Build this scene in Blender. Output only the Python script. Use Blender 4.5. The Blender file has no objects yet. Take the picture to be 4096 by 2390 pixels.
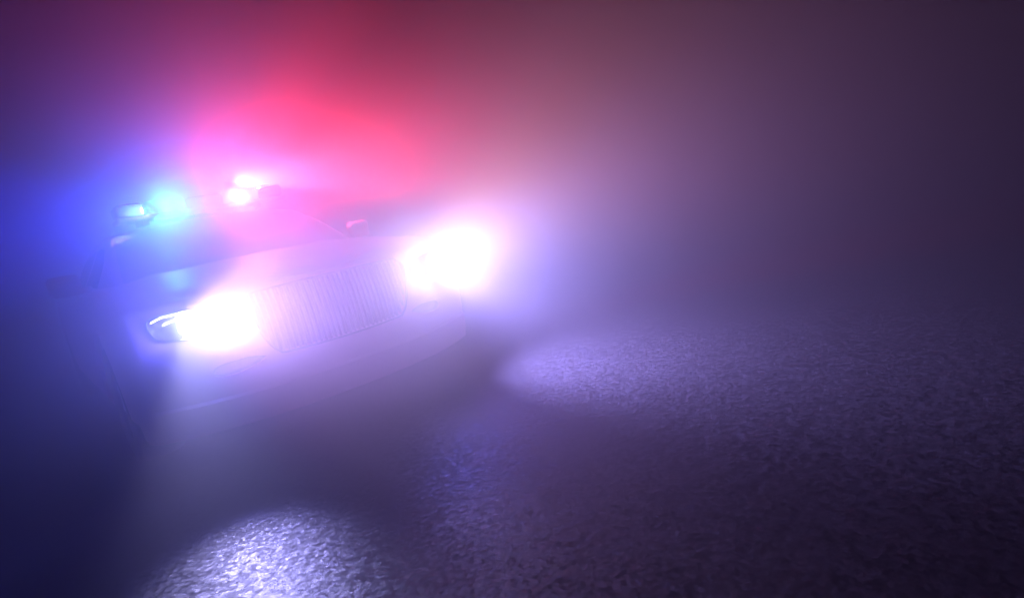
import bpy, bmesh, math, random
from mathutils import Vector, Matrix
R = math.radians
S = bpy.context.scene
C = S.collection
random.seed(3)

# ------------------------------------------------------------------ camera
cam_d = bpy.data.cameras.new('camera')
cam = bpy.data.objects.new('camera', cam_d); C.objects.link(cam)
cam_d.sensor_width = 36.0
cam_d.lens = 2400 / 4096 * 36.0
cam_d.clip_start = 0.02; cam_d.clip_end = 2000
yaw, pit, rol = R(-39.0), R(9.19), R(11.24)
fw = Vector((-math.sin(yaw)*math.cos(pit), math.cos(yaw)*math.cos(pit), -math.sin(pit)))
rt = Vector((math.cos(yaw), math.sin(yaw), 0)); up = rt.cross(fw)
r2 = rt*math.cos(rol) - up*math.sin(rol); u2 = r2.cross(fw)
mw = Matrix((r2, u2, -fw)).transposed().to_4x4(); mw.translation = Vector((-1.248, -2.908, 1.007))
cam.matrix_world = mw
S.camera = cam

# ------------------------------------------------------------------ world: a moonless night
w = bpy.data.worlds.new('World'); S.world = w; w.use_nodes = True
nt = w.node_tree; bg = nt.nodes['Background']
sky = nt.nodes.new('ShaderNodeTexSky'); sky.sky_type = 'NISHITA'; sky.sun_disc = False
sky.sun_elevation = R(-6); sky.sun_rotation = R(60)
nt.links.new(sky.outputs[0], bg.inputs[0]); bg.inputs[1].default_value = 0.02

S.view_settings.view_transform = 'Standard'; S.view_settings.look = 'None'
S.view_settings.exposure = 0.0; S.view_settings.gamma = 1.0
S.view_settings.use_curve_mapping = False
S.cycles.use_denoising = True
S.cycles.volume_bounces = 0
S.cycles.max_bounces = 6
S.cycles.sample_clamp_indirect = 3.0

# ------------------------------------------------------------------ lamps (set at the car's lamps; extra coloured spots added to tint the haze)
HAZE = 0.35; ANISO = 0.85
def lamp(name, kind, loc, power, col, radius=0.02, aim=None, angle=60, blend=0.5):
    d = bpy.data.lights.new(name, kind); d.energy = power; d.color = col; d.shadow_soft_size = radius
    if kind == 'SPOT': d.spot_size = R(angle); d.spot_blend = blend
    o = bpy.data.objects.new(name, d); C.objects.link(o); o.location = loc
    if aim is not None:
        o.rotation_euler = (Vector(aim) - Vector(loc)).to_track_quat('-Z', 'Y').to_euler()
    return o
# name, place, aim (None = all round), cone, watts, colour
LAMPS = [
    ('red_haze_fill', (0.264, 2.030, 1.560), (5.5, 2.94, 5.06), 70, 23484, (1.00, 0.02, 0.03)),
    ('red_haze_fill', (0.264, 2.030, 1.560), (-1.68, 3.6, 5.56), 125, 2200, (1.00, 0.02, 0.03)),
    ('red_haze_fill', (0.264, 2.030, 1.560), (6, -1, 2.2), 60, 19546, (1.00, 0.02, 0.03)),
    ('red_haze_fill', (0.264, 2.030, 1.560), (6.12, 0.8, 0.5), 70, 49205, (1.00, 0.06, 0.17)),
    ('red_front_light', (0.235, 1.870, 1.430), (-1.248, -2.908, 1.007), 120, 40, (1.00, 0.20, 0.85)),
    ('blue_front_light', (-0.350, 1.870, 1.415), (-6.04, 2.68, 1.44), 80, 7500, (0.02, 0.02, 1.00)),
    ('blue_front_light', (-0.350, 1.870, 1.415), (1.73, -3.62, 1.44), 70, 126, (0.05, 0.44, 1.00)),
    ('blue_front_light', (-0.350, 1.870, 1.415), (-0.3, -1, 0.4), 70, 235, (0.02, 0.11, 1.00)),
    ('headlight_fill_beam', (-0.700, 0.142, 0.735), (-6.08, 1.23, 1.23), 125, 175, (0.09, 0.11, 1.00)),
    ('headlight_fill_beam', (-0.700, 0.142, 0.735), (1, -4, 0.6), 64, 385, (0.55, 0.36, 1.00)),
    ('headlight_fill_beam', (0.625, 0.110, 0.740), (6, -1.5, 3), 80, 3600, (1.00, 0.58, 0.86)),
    ('headlight_fill_beam', (0.625, 0.110, 0.740), (5.45, -1.95, 1.6), 70, 389, (1.00, 0.60, 0.80)),
    ('headlight_fill_beam', (0.625, 0.110, 0.740), (5, -3, -0.8), 120, 5000, (0.42, 0.33, 1.00)),
    ('headlight_fill_beam', (0.625, 0.110, 0.740), (3, -3, -1), 120, 304, (0.09, 0.11, 1.00)),
    ('headlight_fill_beam', (0.625, 0.110, 0.740), (-1.248, -2.908, 1.007), 70, 27, (1.00, 0.80, 0.95)),
    ('dipped_beam_light', (-0.620, 0.070, 0.715), (-0.93, -0.9, 0), 50, 120, (0.28, 0.27, 1.00)),
    ('headlight_fill_beam', (-0.700, 0.142, 0.735), (-0.93, -1.0, 0), 42, 260, (0.54, 0.50, 1.00)),
    ('headlight_fill_beam', (-0.700, 0.142, 0.735), (3, -2, 1.0), 90, 2500, (0.48, 0.30, 1.00)),
    ('headlight_fill_beam', (0.625, 0.110, 0.740), (0.1, -1.3, 0), 110, 45, (0.16, 0.16, 1.00)),
    ('headlight_fill', (-0.700, 0.140, 0.735), None, 0, 14, (0.09, 0.11, 1.00)),
    ('headlight_fill_beam', (0.625, 0.110, 0.740), (2.5, -3, 3), 100, 418, (1.00, 0.60, 0.80)),
    ('red_front_light', (0.235, 1.870, 1.430), (0, -3, 3.5), 100, 28, (1.00, 0.25, 0.75)),
    ('red_front_light', (0.235, 1.870, 1.430), (2, -3, 3.5), 100, 802, (1.00, 0.02, 0.03)),
]
LAMP_OBJS = []
for nm_, loc_, aim_, ang_, w_, c_ in LAMPS:
    LAMP_OBJS.append(lamp(nm_, 'POINT' if aim_ is None else 'SPOT', loc_, w_, c_, 0.04, aim_, ang_ or 60, 1.0))

# ------------------------------------------------------------------ helpers
def mat(name, base, rough=0.5, metal=0.0, emit=None, es=0.0, coat=0.0, bump=None, spec=None):
    m = bpy.data.materials.new(name); m.use_nodes = True
    n = m.node_tree.nodes; l = m.node_tree.links; p = n['Principled BSDF']
    p.inputs['Base Color'].default_value = (*base, 1); p.inputs['Roughness'].default_value = rough
    p.inputs['Metallic'].default_value = metal; p.inputs['Coat Weight'].default_value = coat
    if spec is not None: p.inputs['Specular IOR Level'].default_value = spec
    if emit: p.inputs['Emission Color'].default_value = (*emit, 1); p.inputs['Emission Strength'].default_value = es
    no = n.new('ShaderNodeTexNoise'); tc = n.new('ShaderNodeTexCoord')
    l.new(tc.outputs['Object'], no.inputs['Vector'])
    no.inputs['Scale'].default_value = bump[0] if bump else 9.0
    no.inputs['Detail'].default_value = 5
    mr = n.new('ShaderNodeMapRange'); l.new(no.outputs[0], mr.inputs[0])
    mr.inputs[3].default_value = max(0, rough-0.05); mr.inputs[4].default_value = min(1, rough+0.05)
    l.new(mr.outputs[0], p.inputs['Roughness'])
    if bump:
        b = n.new('ShaderNodeBump'); b.inputs['Strength'].default_value = bump[1]; b.inputs['Distance'].default_value = bump[2]
        l.new(no.outputs[0], b.inputs['Height']); l.new(b.outputs[0], p.inputs['Normal'])
    return m
def clear_mat(name, tint, gloss=0.08, rough=0.05):
    m = bpy.data.materials.new(name); m.use_nodes = True
    n = m.node_tree.nodes; l = m.node_tree.links; n.remove(n['Principled BSDF'])
    t = n.new('ShaderNodeBsdfTransparent'); t.inputs[0].default_value = (*tint, 1)
    g = n.new('ShaderNodeBsdfGlossy'); g.inputs['Roughness'].default_value = rough
    mx = n.new('ShaderNodeMixShader'); fr = n.new('ShaderNodeFresnel'); fr.inputs[0].default_value = 1.35
    l.new(fr.outputs[0], mx.inputs[0]); l.new(t.outputs[0], mx.inputs[1]); l.new(g.outputs[0], mx.inputs[2])
    l.new(mx.outputs[0], n['Material Output'].inputs[0])
    return m
def obj(name, bm, m, parent=None, smooth=True, angle=35):
    bmesh.ops.recalc_face_normals(bm, faces=bm.faces)
    me = bpy.data.meshes.new(name); bm.to_mesh(me); bm.free()
    if smooth:
        me.polygons.foreach_set('use_smooth', [True]*len(me.polygons))
        me.set_sharp_from_angle(angle=R(angle))
    o = bpy.data.objects.new(name, me); C.objects.link(o); me.materials.append(m)
    if parent: o.parent = parent
    return o
def struct(o, kind='structure'): o['kind'] = kind; return o
def box(bm, c, s, rot=None, bevel=0.0):
    r = bmesh.ops.create_cube(bm, size=1.0); vs = r['verts']
    bmesh.ops.scale(bm, vec=s, verts=vs)
    if rot: bmesh.ops.rotate(bm, cent=(0,0,0), matrix=rot, verts=vs)
    bmesh.ops.translate(bm, vec=c, verts=vs)
    if bevel: 
        es = list({e for v in vs for e in v.link_edges})
        bmesh.ops.bevel(bm, geom=es, offset=bevel, segments=3, affect='EDGES', profile=0.5)
def cyl(bm, c, r, h, axis='X', seg=48, r2_=None):
    rr = bmesh.ops.create_cone(bm, cap_ends=True, segments=seg, radius1=r, radius2=r if r2_ is None else r2_, depth=h)
    vs = rr['verts']
    if axis == 'X': bmesh.ops.rotate(bm, cent=(0,0,0), matrix=Matrix.Rotation(R(90), 3, 'Y'), verts=vs)
    if axis == 'Y': bmesh.ops.rotate(bm, cent=(0,0,0), matrix=Matrix.Rotation(R(90), 3, 'X'), verts=vs)
    bmesh.ops.translate(bm, vec=c, verts=vs)
def tube(bm, pts, r, closed=False, seg=8):
    n = len(pts); rings = []
    for i, p in enumerate(pts):
        p = Vector(p)
        a = Vector(pts[(i-1) % n] if closed or i else pts[0]); b = Vector(pts[(i+1) % n] if closed or i < n-1 else pts[-1])
        t = (b-a).normalized(); x = t.orthogonal().normalized() if not rings else (lx - t*lx.dot(t)).normalized()
        lx = x; y = t.cross(x)
        rings.append([bm.verts.new(p + (x*math.cos(k*2*math.pi/seg) + y*math.sin(k*2*math.pi/seg))*r) for k in range(seg)])
    for i in range(n if closed else n-1):
        A, B = rings[i], rings[(i+1) % n]
        for k in range(seg): bm.faces.new((A[k], A[(k+1) % seg], B[(k+1) % seg], B[k]))
    if not closed: bm.faces.new(rings[0]); bm.faces.new(rings[-1])
def smooth_loop(pts, n=4):
    out = []
    N = len(pts)
    for i in range(N):
        p0, p1, p2, p3 = (pts[(i+k-1) % N] for k in range(4))
        for j in range(n):
            t = j/n
            out.append(tuple(0.5*((2*b)+(-a+c)*t+(2*a-5*b+4*c-d)*t*t+(-a+3*b-3*c+d)*t**3) for a, b, c, d in zip(p0, p1, p2, p3)))
    return out
def boolean_cut(o, cutters):
    for c in cutters:
        md = o.modifiers.new('cut', 'BOOLEAN'); md.operation = 'DIFFERENCE'; md.solver = 'EXACT'; md.object = c
    bpy.context.view_layer.update()
    dg = bpy.context.evaluated_depsgraph_get()
    me = bpy.data.meshes.new_from_object(o.evaluated_get(dg))
    o.modifiers.clear(); old = o.data; o.data = me; me.name = old.name
    me.set_sharp_from_angle(angle=R(35))
    for c in cutters: bpy.data.objects.remove(c)

# ------------------------------------------------------------------ ground
def ground():
    bm = bmesh.new()
    bmesh.ops.create_grid(bm, x_segments=60, y_segments=60, size=300)
    m = bpy.data.materials.new('chipped_asphalt'); m.use_nodes = True
    n = m.node_tree.nodes; l = m.node_tree.links; p = n['Principled BSDF']
    geo = n.new('ShaderNodeNewGeometry')
    warp = n.new('ShaderNodeTexNoise'); warp.inputs['Scale'].default_value = 14; warp.inputs['Detail'].default_value = 2
    l.new(geo.outputs['Position'], warp.inputs['Vector'])
    ws = n.new('ShaderNodeVectorMath'); ws.operation = 'MULTIPLY_ADD'
    ws.inputs[1].default_value = (0.004, 0.004, 0.0); l.new(warp.outputs['Color'], ws.inputs[0]); l.new(geo.outputs['Position'], ws.inputs[2])
    fl = n.new('ShaderNodeVectorMath'); fl.operation = 'MULTIPLY'; fl.inputs[1].default_value = (1, 1, 0); l.new(ws.outputs[0], fl.inputs[0])
    def M(op, a, b=None, c=None):
        q = n.new('ShaderNodeMath'); q.operation = op
        for i, v in enumerate((a, b, c)):
            if v is None: continue
            if isinstance(v, (int, float)): q.inputs[i].default_value = v
            else: l.new(v, q.inputs[i])
        return q.outputs[0]
    def cell(scale):
        v = n.new('ShaderNodeTexVoronoi'); v.feature = 'F1'; v.voronoi_dimensions = '2D'; v.inputs['Scale'].default_value = scale
        l.new(fl.outputs[0], v.inputs['Vector']); return v.outputs['Color']
    def lean(col, k):                                # every chip of stone leans its own way
        c0 = n.new('ShaderNodeVectorMath'); c0.operation = 'SUBTRACT'; c0.inputs[1].default_value = (0.5, 0.5, 0.5); l.new(col, c0.inputs[0])
        m_ = n.new('ShaderNodeVectorMath'); m_.operation = 'MULTIPLY'; m_.inputs[1].default_value = (k, k, 0); l.new(c0.outputs[0], m_.inputs[0])
        return m_.outputs[0]
    c1 = cell(66)
    t1 = lean(c1, 0.17); t2 = lean(cell(110), 0.13)
    ad = n.new('ShaderNodeVectorMath'); ad.operation = 'ADD'; l.new(t1, ad.inputs[0]); l.new(t2, ad.inputs[1])
    ad2 = n.new('ShaderNodeVectorMath'); ad2.operation = 'ADD'; ad2.inputs[1].default_value = (0, 0, 1); l.new(ad.outputs[0], ad2.inputs[0])
    nn = n.new('ShaderNodeVectorMath'); nn.operation = 'NORMALIZE'; l.new(ad2.outputs[0], nn.inputs[0])
    fine = n.new('ShaderNodeTexNoise'); fine.inputs['Scale'].default_value = 500; fine.inputs['Detail'].default_value = 4
    l.new(geo.outputs['Position'], fine.inputs['Vector'])
    e = n.new('ShaderNodeTexVoronoi'); e.feature = 'DISTANCE_TO_EDGE'; e.voronoi_dimensions = '2D'; e.inputs['Scale'].default_value = 66
    l.new(fl.outputs[0], e.inputs['Vector'])
    g1 = M('MINIMUM', e.outputs['Distance'], 0.05)
    b = n.new('ShaderNodeBump'); b.inputs['Strength'].default_value = 1.0; b.inputs['Distance'].default_value = 0.5
    l.new(M('MULTIPLY', fine.outputs[0], 0.0010), b.inputs['Height']); l.new(nn.outputs[0], b.inputs['Normal']); l.new(b.outputs[0], p.inputs['Normal'])
    sep = n.new('ShaderNodeSeparateColor'); l.new(c1, sep.inputs[0])
    val = M('MULTIPLY', M('MULTIPLY_ADD', sep.outputs[0], 0.045, 0.02), M('MINIMUM', M('MULTIPLY_ADD', g1, 12.0, 0.40), 1.0))
    val = M('MULTIPLY', val, M('MULTIPLY_ADD', fine.outputs[0], 0.8, 0.6))
    cc = n.new('ShaderNodeCombineColor')
    l.new(val, cc.inputs[0]); l.new(val, cc.inputs[1]); l.new(M('MULTIPLY', val, 1.08), cc.inputs[2])
    l.new(cc.outputs[0], p.inputs['Base Color'])
    l.new(M('MULTIPLY_ADD', sep.outputs[1], 0.22, 0.30), p.inputs['Roughness'])
    p.inputs['Specular IOR Level'].default_value = 0.5
    o = obj('ground', bm, m, smooth=False)
    struct(o)
ground()

# ------------------------------------------------------------------ the patrol car
paint = mat('red_glow_paint', (0.60, 0.33, 0.40), 0.5, coat=0.0)  # white car, with the red ambient glow mixed into its colour
trim = mat('black_trim', (0.03, 0.03, 0.033), 0.45, bump=(300, 0.2, 0.001))
chrome = mat('bright_metal', (0.75, 0.76, 0.78), 0.16, 1.0)
gunmetal = mat('gunmetal_slats', (0.13, 0.14, 0.17), 0.4, 0.6)
satin = mat('satin_metal', (0.42, 0.43, 0.46), 0.35, 0.9)
rubber = mat('tyre_rubber', (0.02, 0.02, 0.02), 0.8, bump=(60, 0.3, 0.003))
alloy = mat('alloy_wheel', (0.5, 0.5, 0.52), 0.3, 0.9)
tinted = mat('tinted_glass', (0.012, 0.014, 0.018), 0.5, spec=0.15)
glow_veiled = mat('glow_veiled_glass', (0.34, 0.28, 0.34), 0.6, spec=0.2)  # haze glow painted into the glass colour so the windscreen fades out
clear = clear_mat('clear_lens', (0.96, 0.97, 1.0))
lit_white = mat('lit_headlamp', (0.9, 0.9, 0.9), 0.3, emit=(0.92, 0.96, 1.0), es=14)
lit_blue = mat('lit_blue_lens', (0.05, 0.1, 0.6), 0.2, emit=(0.05, 0.25, 1.0), es=6)
lit_red = mat('lit_red_lens', (0.6, 0.04, 0.06), 0.2, emit=(1.0, 0.12, 0.3), es=6)
dark_blue = mat('blue_lens', (0.02, 0.05, 0.35), 0.15, coat=0.5)
dark_red = mat('red_lens', (0.35, 0.015, 0.03), 0.15, coat=0.5)

car = bpy.data.objects.new('police_car', None); C.objects.link(car)
car.location = (0, 2.45, 0); 
car['label'] = 'pale police car, red glow tinted into its paint, with blazing headlights and red and blue roof lights in thick haze'
car['category'] = 'police car'
bpy.context.view_layer.update()
PARTS = []
def part(name, bm, m, parent=None, **k):
    o = obj(name, bm, m, None, **k); PARTS.append((o, parent)); return o

ZB = 0.215
def yF(x, z):
    lip = -0.018 if z < 0.362 else (-0.018*(1-(z-0.362)/0.012) if z < 0.374 else 0.0)
    return 0.20*abs(x/0.82)**2.6 + 0.6*(z-0.5)**2 + lip
def ztop(y):                                     # height of the shoulder and bonnet edge
    pts = [(-0.1, 0.845), (0.05, 0.85), (0.3, 0.868), (1.3, 0.95), (2.0, 0.965), (3.6, 0.99), (4.5, 0.985), (5.0, 0.94)]
    for (a, za), (b, zb) in zip(pts, pts[1:]):
        if y <= b:
            t = max(0, (y-a)/(b-a)); return za+(zb-za)*t
    return pts[-1][1]
def plan(z):                                     # right half of the plan outline at height z, front centre to rear centre
    P = []
    NX = 42
    for i in range(NX): 
        x = 0.90*i/(NX-1); P.append((x, yF(x, z)))
    k = yF(0.90, z) - 0.20*(0.90/0.82)**2.6
    sx = 1.0 - 0.18*(z-0.55)**2 - (0.03 if z < 0.3 else 0)
    side = [(0.922, 0.30), (0.940, 0.37), (0.952, 0.47), (0.958, 0.60)] + [(0.962, 0.75+0.1*j) for j in range(32)] + \
           [(0.955, 4.1), (0.945, 4.3), (0.925, 4.5), (0.895, 4.65), (0.84, 4.77), (0.74, 4.85), (0.6, 4.89), (0.4, 4.915), (0.2, 4.925), (0.0, 4.93)]
    for x, y in side:
        f = min(1, max(0, (y-0.27)/0.4)); fr = min(1, max(0, (y-4.3)/0.5))
        P.append((x*(1+(sx-1)*f), y + k*(1-f)*(1 if y < 1 else 0) - fr*0.35*(z-0.6)**2))
    return P
def body():
    bm = bmesh.new(); loops = []
    NZ = 46; RR = 0.045
    def add(vfun, inset):
        base = plan(0.5); L = []
        for i in range(len(base)):
            z = vfun(base[i][1]); pl = plan(z); x, y = pl[i]
            if inset:
                a = pl[max(0, i-1)]; b = pl[min(len(pl)-1, i+1)]
                t = Vector((b[0]-a[0], b[1]-a[1])).normalized(); nx, ny = t.y, -t.x   # outward
                if i == 0: nx, ny = 0, -1
                if i == len(pl)-1: nx, ny = 0, 1
                x -= nx*inset; y -= ny*inset
            L.append((max(0, x), y, z))
        loops.append(L)
    for k in range(NZ):
        v = k/(NZ-1)
        add(lambda y: ZB + (ztop(y)-RR-ZB)*v, 0)
    for a in (15, 30, 45, 60, 75, 90):
        add(lambda y: ztop(y)-RR+RR*math.sin(R(a)), RR*(1-math.cos(R(a))))
    n = len(loops[0]); rings = []
    for L in loops:
        right = [bm.verts.new(p) for p in L]
        left = [right[0]] + [bm.verts.new((-p[0], p[1], p[2])) for p in L[1:-1]] + [right[-1]]
        rings.append((right, left))
    for (a, al), (b, bl) in zip(rings, rings[1:]):
        for i in range(n-1):
            bm.faces.new((a[i], a[i+1], b[i+1], b[i]))
            bm.faces.new((al[i+1], al[i], bl[i], bl[i+1]))
    def cap(right, left, crown):
        M_ = 16; prev = [right[0]]
        for i in range(1, n):
            if i == n-1: row = [right[-1]]
            else:
                row = []
                for j in range(M_+1):
                    s = -1 + 2*j/M_
                    if j == 0: row.append(left[i]); continue
                    if j == M_: row.append(right[i]); continue
                    c = right[i].co; f = min(1, i/36)
                    z = c.z + crown*f*(1-s*s)*(min(1, c.x/0.5)) + (0.012*f*math.exp(-((abs(s)-0.62)/0.10)**2) if crown > 0 else 0)
                    row.append(bm.verts.new((c.x*s, c.y, z)))
            if len(prev) == 1:
                for j in range(len(row)-1): bm.faces.new((prev[0], row[j], row[j+1]))
            elif len(row) == 1:
                for j in range(len(prev)-1): bm.faces.new((prev[j+1], prev[j], row[0]))
            else:
                for j in range(M_): bm.faces.new((prev[j], row[j], row[j+1], prev[j+1]))
            prev = row
    cap(*rings[-1], 0.045); cap(*rings[0], 0.0)
    return bm
# outlines read off the photograph, metres, half width x and height z
GR = [(0.0, 0.822), (-0.36, 0.818), (-0.41, 0.806), (-0.438, 0.775), (-0.440, 0.735), (-0.425, 0.68), (-0.395, 0.60), (-0.372, 0.552), (-0.345, 0.522), (-0.300, 0.508), (0.0, 0.500)]
GR = GR + [(-x, z) for x, z in GR[-2:0:-1]]
HL = [(-0.512, 0.735), (-0.524, 0.762), (-0.560, 0.785), (-0.633, 0.799), (-0.709, 0.805), (-0.775, 0.804), (-0.812, 0.792), (-0.822, 0.755), (-0.812, 0.715), (-0.785, 0.690), (-0.716, 0.677), (-0.650, 0.673), (-0.595, 0.672), (-0.545, 0.688), (-0.520, 0.710)]
FG = [(-0.62, 0.520), (-0.50, 0.535), (-0.41, 0.516), (-0.45, 0.492), (-0.54, 0.470), (-0.63, 0.478)]
LOW = [(-0.42, 0.340), (0.42, 0.340), (0.38, 0.262), (-0.38, 0.262)]
def mir(P): return [(-x, z) for x, z in P]
def prism(P, depth, y0=-0.4):
    bm = bmesh.new()
    cx = sum(p[0] for p in P)/len(P); cz = sum(p[1] for p in P)/len(P)
    a = [bm.verts.new((x, y0, z)) for x, z in P]; b = [bm.verts.new((x, yF(x, z)+depth, z)) for x, z in P]
    ca = bm.verts.new((cx, y0, cz)); cb = bm.verts.new((cx, yF(cx, cz)+depth, cz)); N = len(P)
    for i in range(N):
        j = (i+1) % N
        bm.faces.new((a[i], a[j], b[j], b[i])); bm.faces.new((ca, a[j], a[i])); bm.faces.new((cb, b[i], b[j]))
    return obj('cutter', bm, paint)
def patch(P, off, rings=7, thick=0.004, scale=1.0):
    bm = bmesh.new(); cx = sum(p[0] for p in P)/len(P); cz = sum(p[1] for p in P)/len(P); N = len(P)
    for o_ in (off, off+thick):
        prev = None
        for k in range(rings, 0, -1):
            f = k/rings*scale
            row = [bm.verts.new((cx+(x-cx)*f, yF(cx+(x-cx)*f, cz+(z-cz)*f)+o_, cz+(z-cz)*f)) for x, z in P]
            if prev:
                for i in range(N): bm.faces.new((prev[i], prev[(i+1) % N], row[(i+1) % N], row[i]))
            else:
                if o_ == off: first = row
                else:
                    for i in range(N): bm.faces.new((first[i], first[(i+1) % N], row[(i+1) % N], row[i]))
            prev = row
        c = bm.verts.new((cx, yF(cx, cz)+o_, cz))
        for i in range(N): bm.faces.new((prev[i], prev[(i+1) % N], c))
    return bm
def cup(P, depth, inset=0.004):
    bm = bmesh.new(); cx = sum(p[0] for p in P)/len(P); cz = sum(p[1] for p in P)/len(P); N = len(P)
    def q(p, d): 
        v = Vector((p[0]-cx, p[1]-cz)); v = v*(1-d/v.length) if v.length > d else v*0.01
        return cx+v.x, cz+v.y
    prev = None
    for d, y in ((inset, 0.002), (inset+0.003, depth*0.5), (inset+0.008, depth-0.006), (0.03, depth-0.004), (0.07, depth-0.004)):
        row = []
        for p in P:
            x, z = q(p, d); row.append(bm.verts.new((x, yF(x, z)+y, z)))
        if prev:
            for i in range(N): bm.faces.new((prev[i], prev[(i+1) % N], row[(i+1) % N], row[i]))
        prev = row
    bm.faces.new(prev)
    bmesh.ops.solidify(bm, geom=bm.faces[:], thickness=0.0015)
    return bm
SGR = smooth_loop(GR, 3); SHL = smooth_loop(HL, 4); SFG = smooth_loop(FG, 4)
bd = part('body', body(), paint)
cut = [prism(SGR, 0.075)]
for P in (SHL, mir(SHL)): cut.append(prism(P, 0.10))
for P in (SFG, mir(SFG)): cut.append(prism(P, 0.05))
for y in (0.97, 3.86):
    for s in (-1, 1):
        b = bmesh.new(); cyl(b, (s*0.86, y, 0.36), 0.395, 0.5); cut.append(obj('cutter', b, paint))
boolean_cut(bd, cut)

# grille
part('grille_frame', (lambda b: (tube(b, [(x, yF(x, z)-0.002, z) for x, z in SGR], 0.006, True), b)[1])(bmesh.new()), trim)
def slats():
    bm = bmesh.new(); N = 33
    for i in range(N):
        x = -0.425 + 0.85*i/(N-1)
        zs = []
        for (a, b) in zip(SGR, SGR[1:]+SGR[:1]):
            if (a[0]-x)*(b[0]-x) <= 0 and a[0] != b[0]: zs.append(a[1]+(b[1]-a[1])*(x-a[0])/(b[0]-a[0]))
        if len(zs) < 2: continue
        z0, z1 = min(zs)+0.002, max(zs)-0.002
        if z1-z0 < 0.05: continue
        K = 8
        for hw, yo, yd in ((0.0022, 0.010, 0.030), ):
            vs = []
            for k in range(K+1):
                z = z0+(z1-z0)*k/K; y = yF(x, z)+yo
                vs.append([bm.verts.new((x-hw, y+0.003, z)), bm.verts.new((x, y, z)), bm.verts.new((x+hw, y+0.003, z)), bm.verts.new((x+hw, y+yd, z)), bm.verts.new((x-hw, y+yd, z))])
            for A, B in zip(vs, vs[1:]):
                for j in range(5): bm.faces.new((A[j], A[(j+1) % 5], B[(j+1) % 5], B[j]))
            bm.faces.new(vs[0]); bm.faces.new(vs[-1])
    return bm
part('grille_slats', slats(), satin)
part('grille_backing', patch(SGR, 0.055, scale=0.985), trim)

# headlights
def headlight(s):
    P = SHL if s < 0 else mir(SHL)
    hroot = part('headlight', cup(P, 0.095), chrome)
    part('lens_cover', patch(P, -0.001, thick=0.003, scale=0.995), clear, hroot)
    b = bmesh.new(); tube(b, [(x, yF(x, z)-0.001, z) for x, z in P], 0.0045, True); part('lens_trim', b, chrome, hroot)
    b = bmesh.new(); seg = 28                      # lit lamp block behind the lens, a slanted rounded rectangle
    B = [(0.540, 0.700), (0.538, 0.745), (0.565, 0.772), (0.640, 0.784), (0.692, 0.782), (0.700, 0.745), (0.698, 0.700), (0.640, 0.690), (0.570, 0.684)]
    B = smooth_loop([(s*x, z) for x, z in B], 3)
    N = len(B); a = [b.verts.new((x, yF(x, z)+0.020, z)) for x, z in B]; c = [b.verts.new((x, yF(x, z)+0.070, z)) for x, z in B]
    for i in range(N): b.faces.new((a[i], a[(i+1) % N], c[(i+1) % N], c[i]))
    b.faces.new(a); b.faces.new(c)
    part('lit_lamp', b, lit_white, hroot)
    b = bmesh.new(); tube(b, [(s*x, yF(s*x, z)+0.012, z) for x, z in ((0.70, 0.690), (0.66, 0.684), (0.60, 0.681), (0.56, 0.690), (0.532, 0.712))], 0.004)
    tube(b, [(s*x, yF(s*x, z)+0.012, z) for x, z in ((0.80, 0.780), (0.76, 0.794), (0.70, 0.795), (0.63, 0.789), (0.56, 0.776), (0.53, 0.750))], 0.003)
    part('light_strip', b, lit_white, hroot)
    FP = SFG if s < 0 else mir(SFG)
    f = part('air_inlet', cup(FP, 0.046), trim)
for s in (-1, 1): headlight(s)

# shut line of the bonnet, bumper seam, badge-free number plate recess left out
def strip(pts, r): b = bmesh.new(); tube(b, pts, r); return b
# cabin
def cab_half(y):
    pts = [(1.22, 0.945, 0.80), (1.35, 1.01, 0.79), (1.7, 1.195, 0.73), (2.0, 1.315, 0.66), (2.2, 1.345, 0.63), (2.6, 1.362, 0.62), (3.1, 1.352, 0.62), (3.5, 1.30, 0.65), (3.9, 1.18, 0.70), (4.3, 1.045, 0.76), (4.42, 0.99, 0.78)]
    for (a, za, wa), (b, zb, wb) in zip(pts, pts[1:]):
        if y <= b: t = max(0, (y-a)/(b-a)); return za+(zb-za)*t, wa+(wb-wa)*t
    return pts[-1][1:]
def cab_pt(y, s, off=0.0):                          # s in -1..1 around the arch from one belt line to the other
    zt, wt = cab_half(y); a = abs(s); sg = 1 if s >= 0 else -1
    if a < 0.72:
        q = a/0.72; x = wt*q*0.94; z = zt+off - 0.035*q*q
    elif a < 0.82:
        q = (a-0.72)/0.10; x = wt*(0.94+0.06*q); z = zt - 0.035 - 0.03*q*q; x += off*q; z += off*(1-q)
    else:
        q = (a-0.82)/0.18; x = wt + (0.845-wt)*q + off; z = zt-0.065 + (0.90-(zt-0.065))*q
    return Vector((sg*x, y, z))
def cab_surf(ys, ss, off, thick=0.0):
    bm = bmesh.new(); G = [[bm.verts.new(cab_pt(y, s, off)) for s in ss] for y in ys]
    for A, B in zip(G, G[1:]):
        for j in range(len(ss)-1): bm.faces.new((A[j], A[j+1], B[j+1], B[j]))
    if thick: bmesh.ops.solidify(bm, geom=bm.faces[:], thickness=thick)
    return bm
ys = [1.22+3.2*i/48 for i in range(49)]; ss = [-1+2*j/60 for j in range(61)]
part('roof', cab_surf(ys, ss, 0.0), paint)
part('windscreen', cab_surf([1.30+0.68*i/12 for i in range(13)], [-0.70+1.4*j/20 for j in range(21)], 0.005), glow_veiled)
part('rear_window', cab_surf([3.58+0.66*i/12 for i in range(13)], [-0.68+1.36*j/20 for j in range(21)], 0.005), tinted)
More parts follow.
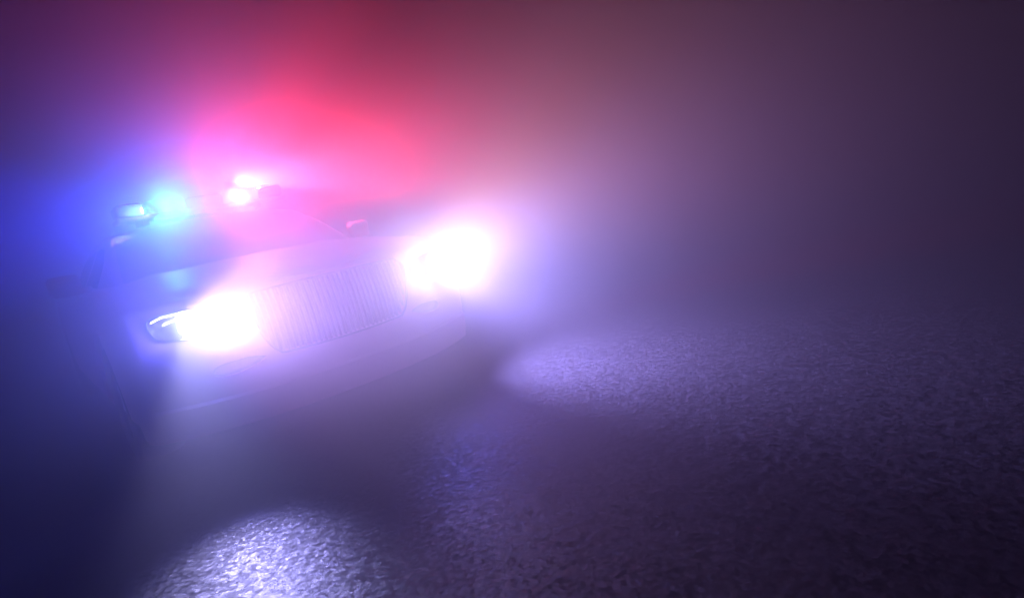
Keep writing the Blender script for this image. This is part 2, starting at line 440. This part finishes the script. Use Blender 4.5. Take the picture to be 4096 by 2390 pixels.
for s in (-1, 1):
    for y0, y1 in ((1.75, 2.62), (2.70, 3.50)):
        bm = bmesh.new(); G = []
        for i in range(13):
            y = y0+(y1-y0)*i/12; zt, wt = cab_half(y)
            G.append([bm.verts.new(cab_pt(y, s*(0.845+0.125*j/6), 0.005)) for j in range(7)])
        for A, B in zip(G, G[1:]):
            for j in range(6): bm.faces.new((A[j], A[j+1], B[j+1], B[j]))
        part('side_window', bm, tinted)
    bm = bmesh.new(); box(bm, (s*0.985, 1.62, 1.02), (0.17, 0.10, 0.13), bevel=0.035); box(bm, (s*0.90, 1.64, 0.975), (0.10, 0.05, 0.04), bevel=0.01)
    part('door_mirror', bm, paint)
    for y in (0.97, 3.86):
        bm = bmesh.new()
        prof = [(0.205, -0.105), (0.235, -0.118), (0.30, -0.118), (0.328, -0.105), (0.338, -0.08), (0.340, 0), (0.338, 0.08), (0.328, 0.105), (0.30, 0.118), (0.235, 0.118), (0.205, 0.105)]
        K = 64; rg = []
        for k in range(K):
            a = 2*math.pi*k/K
            rg.append([bm.verts.new((s*0.83+dx, y+r*math.cos(a), 0.34+r*math.sin(a))) for r, dx in prof])
        for k in range(K):
            A, B = rg[k], rg[(k+1) % K]
            for j in range(len(prof)): bm.faces.new((A[j], A[(j+1) % len(prof)], B[(j+1) % len(prof)], B[j]))
        wh = part('wheel', bm, rubber)
        bm = bmesh.new()
        cyl(bm, (s*0.83, y, 0.34), 0.206, 0.17)
        bmesh.ops.delete(bm, geom=[f for f in bm.faces if len(f.verts) > 4], context='FACES')
        cyl(bm, (s*0.905, y, 0.34), 0.055, 0.05)
        for k in range(10):
            rot = Matrix.Rotation(2*math.pi*k/10, 3, 'X')
            c = rot @ Vector((0, 0, 0.125)); box(bm, (s*0.905+c.x, y+c.y, 0.34+c.z), (0.03, 0.032, 0.165), rot)
        cyl(bm, (s*0.80, y, 0.34), 0.16, 0.02)
        part('rim', bm, alloy, wh)
# tail lamps
for s in (-1, 1):
    bm = bmesh.new(); box(bm, (s*0.74, 4.86, 0.80), (0.30, 0.10, 0.12), Matrix.Rotation(R(-s*14), 3, 'Z'), 0.02); part('tail_lamp', bm, dark_red)

# roof light bar: base, two end lenses, two inner lit modules
LY = 2.03
bm = bmesh.new(); box(bm, (0, LY, 1.378), (1.16, 0.26, 0.030), bevel=0.010)
for s in (-1, 1): box(bm, (s*0.42, LY, 1.350), (0.06, 0.16, 0.045))
lb = part('light_bar', bm, trim)
def lens(x0, x1, h, zc, m, name='lens'):
    bm = bmesh.new(); box(bm, ((x0+x1)/2, LY, zc), (x1-x0, 0.23, h), bevel=0.03); return part(name, bm, m, lb)
lens(-0.575, -0.40, 0.095, 1.441, dark_blue); lens(0.40, 0.575, 0.095, 1.441, dark_red)
for x, m in ((-0.264, lit_blue), (0.264, lit_red)):
    lens(x-0.13, x+0.13, 0.095, 1.441, m, 'lit_lens')
lens(-0.128, 0.128, 0.085, 1.436, trim, 'speaker_housing')

# parent everything, keeping places
off = Matrix.Translation(-car.location)
for o, par in PARTS:
    o.data.transform(off); 
    o.parent = par if par else car

# ------------------------------------------------------------------ haze
bm = bmesh.new(); box(bm, (0, 0, 3.5), (140, 140, 9.0))
hm = bpy.data.materials.new('haze'); hm.use_nodes = True
n = hm.node_tree.nodes; n.remove(n['Principled BSDF'])
pv = n.new('ShaderNodeVolumePrincipled'); pv.inputs['Color'].default_value = (0.93, 0.93, 0.95, 1)
pv.inputs['Density'].default_value = HAZE; pv.inputs['Anisotropy'].default_value = ANISO
hm.node_tree.links.new(pv.outputs[0], n['Material Output'].inputs['Volume'])
struct(obj('haze', bm, hm, smooth=False), 'stuff')
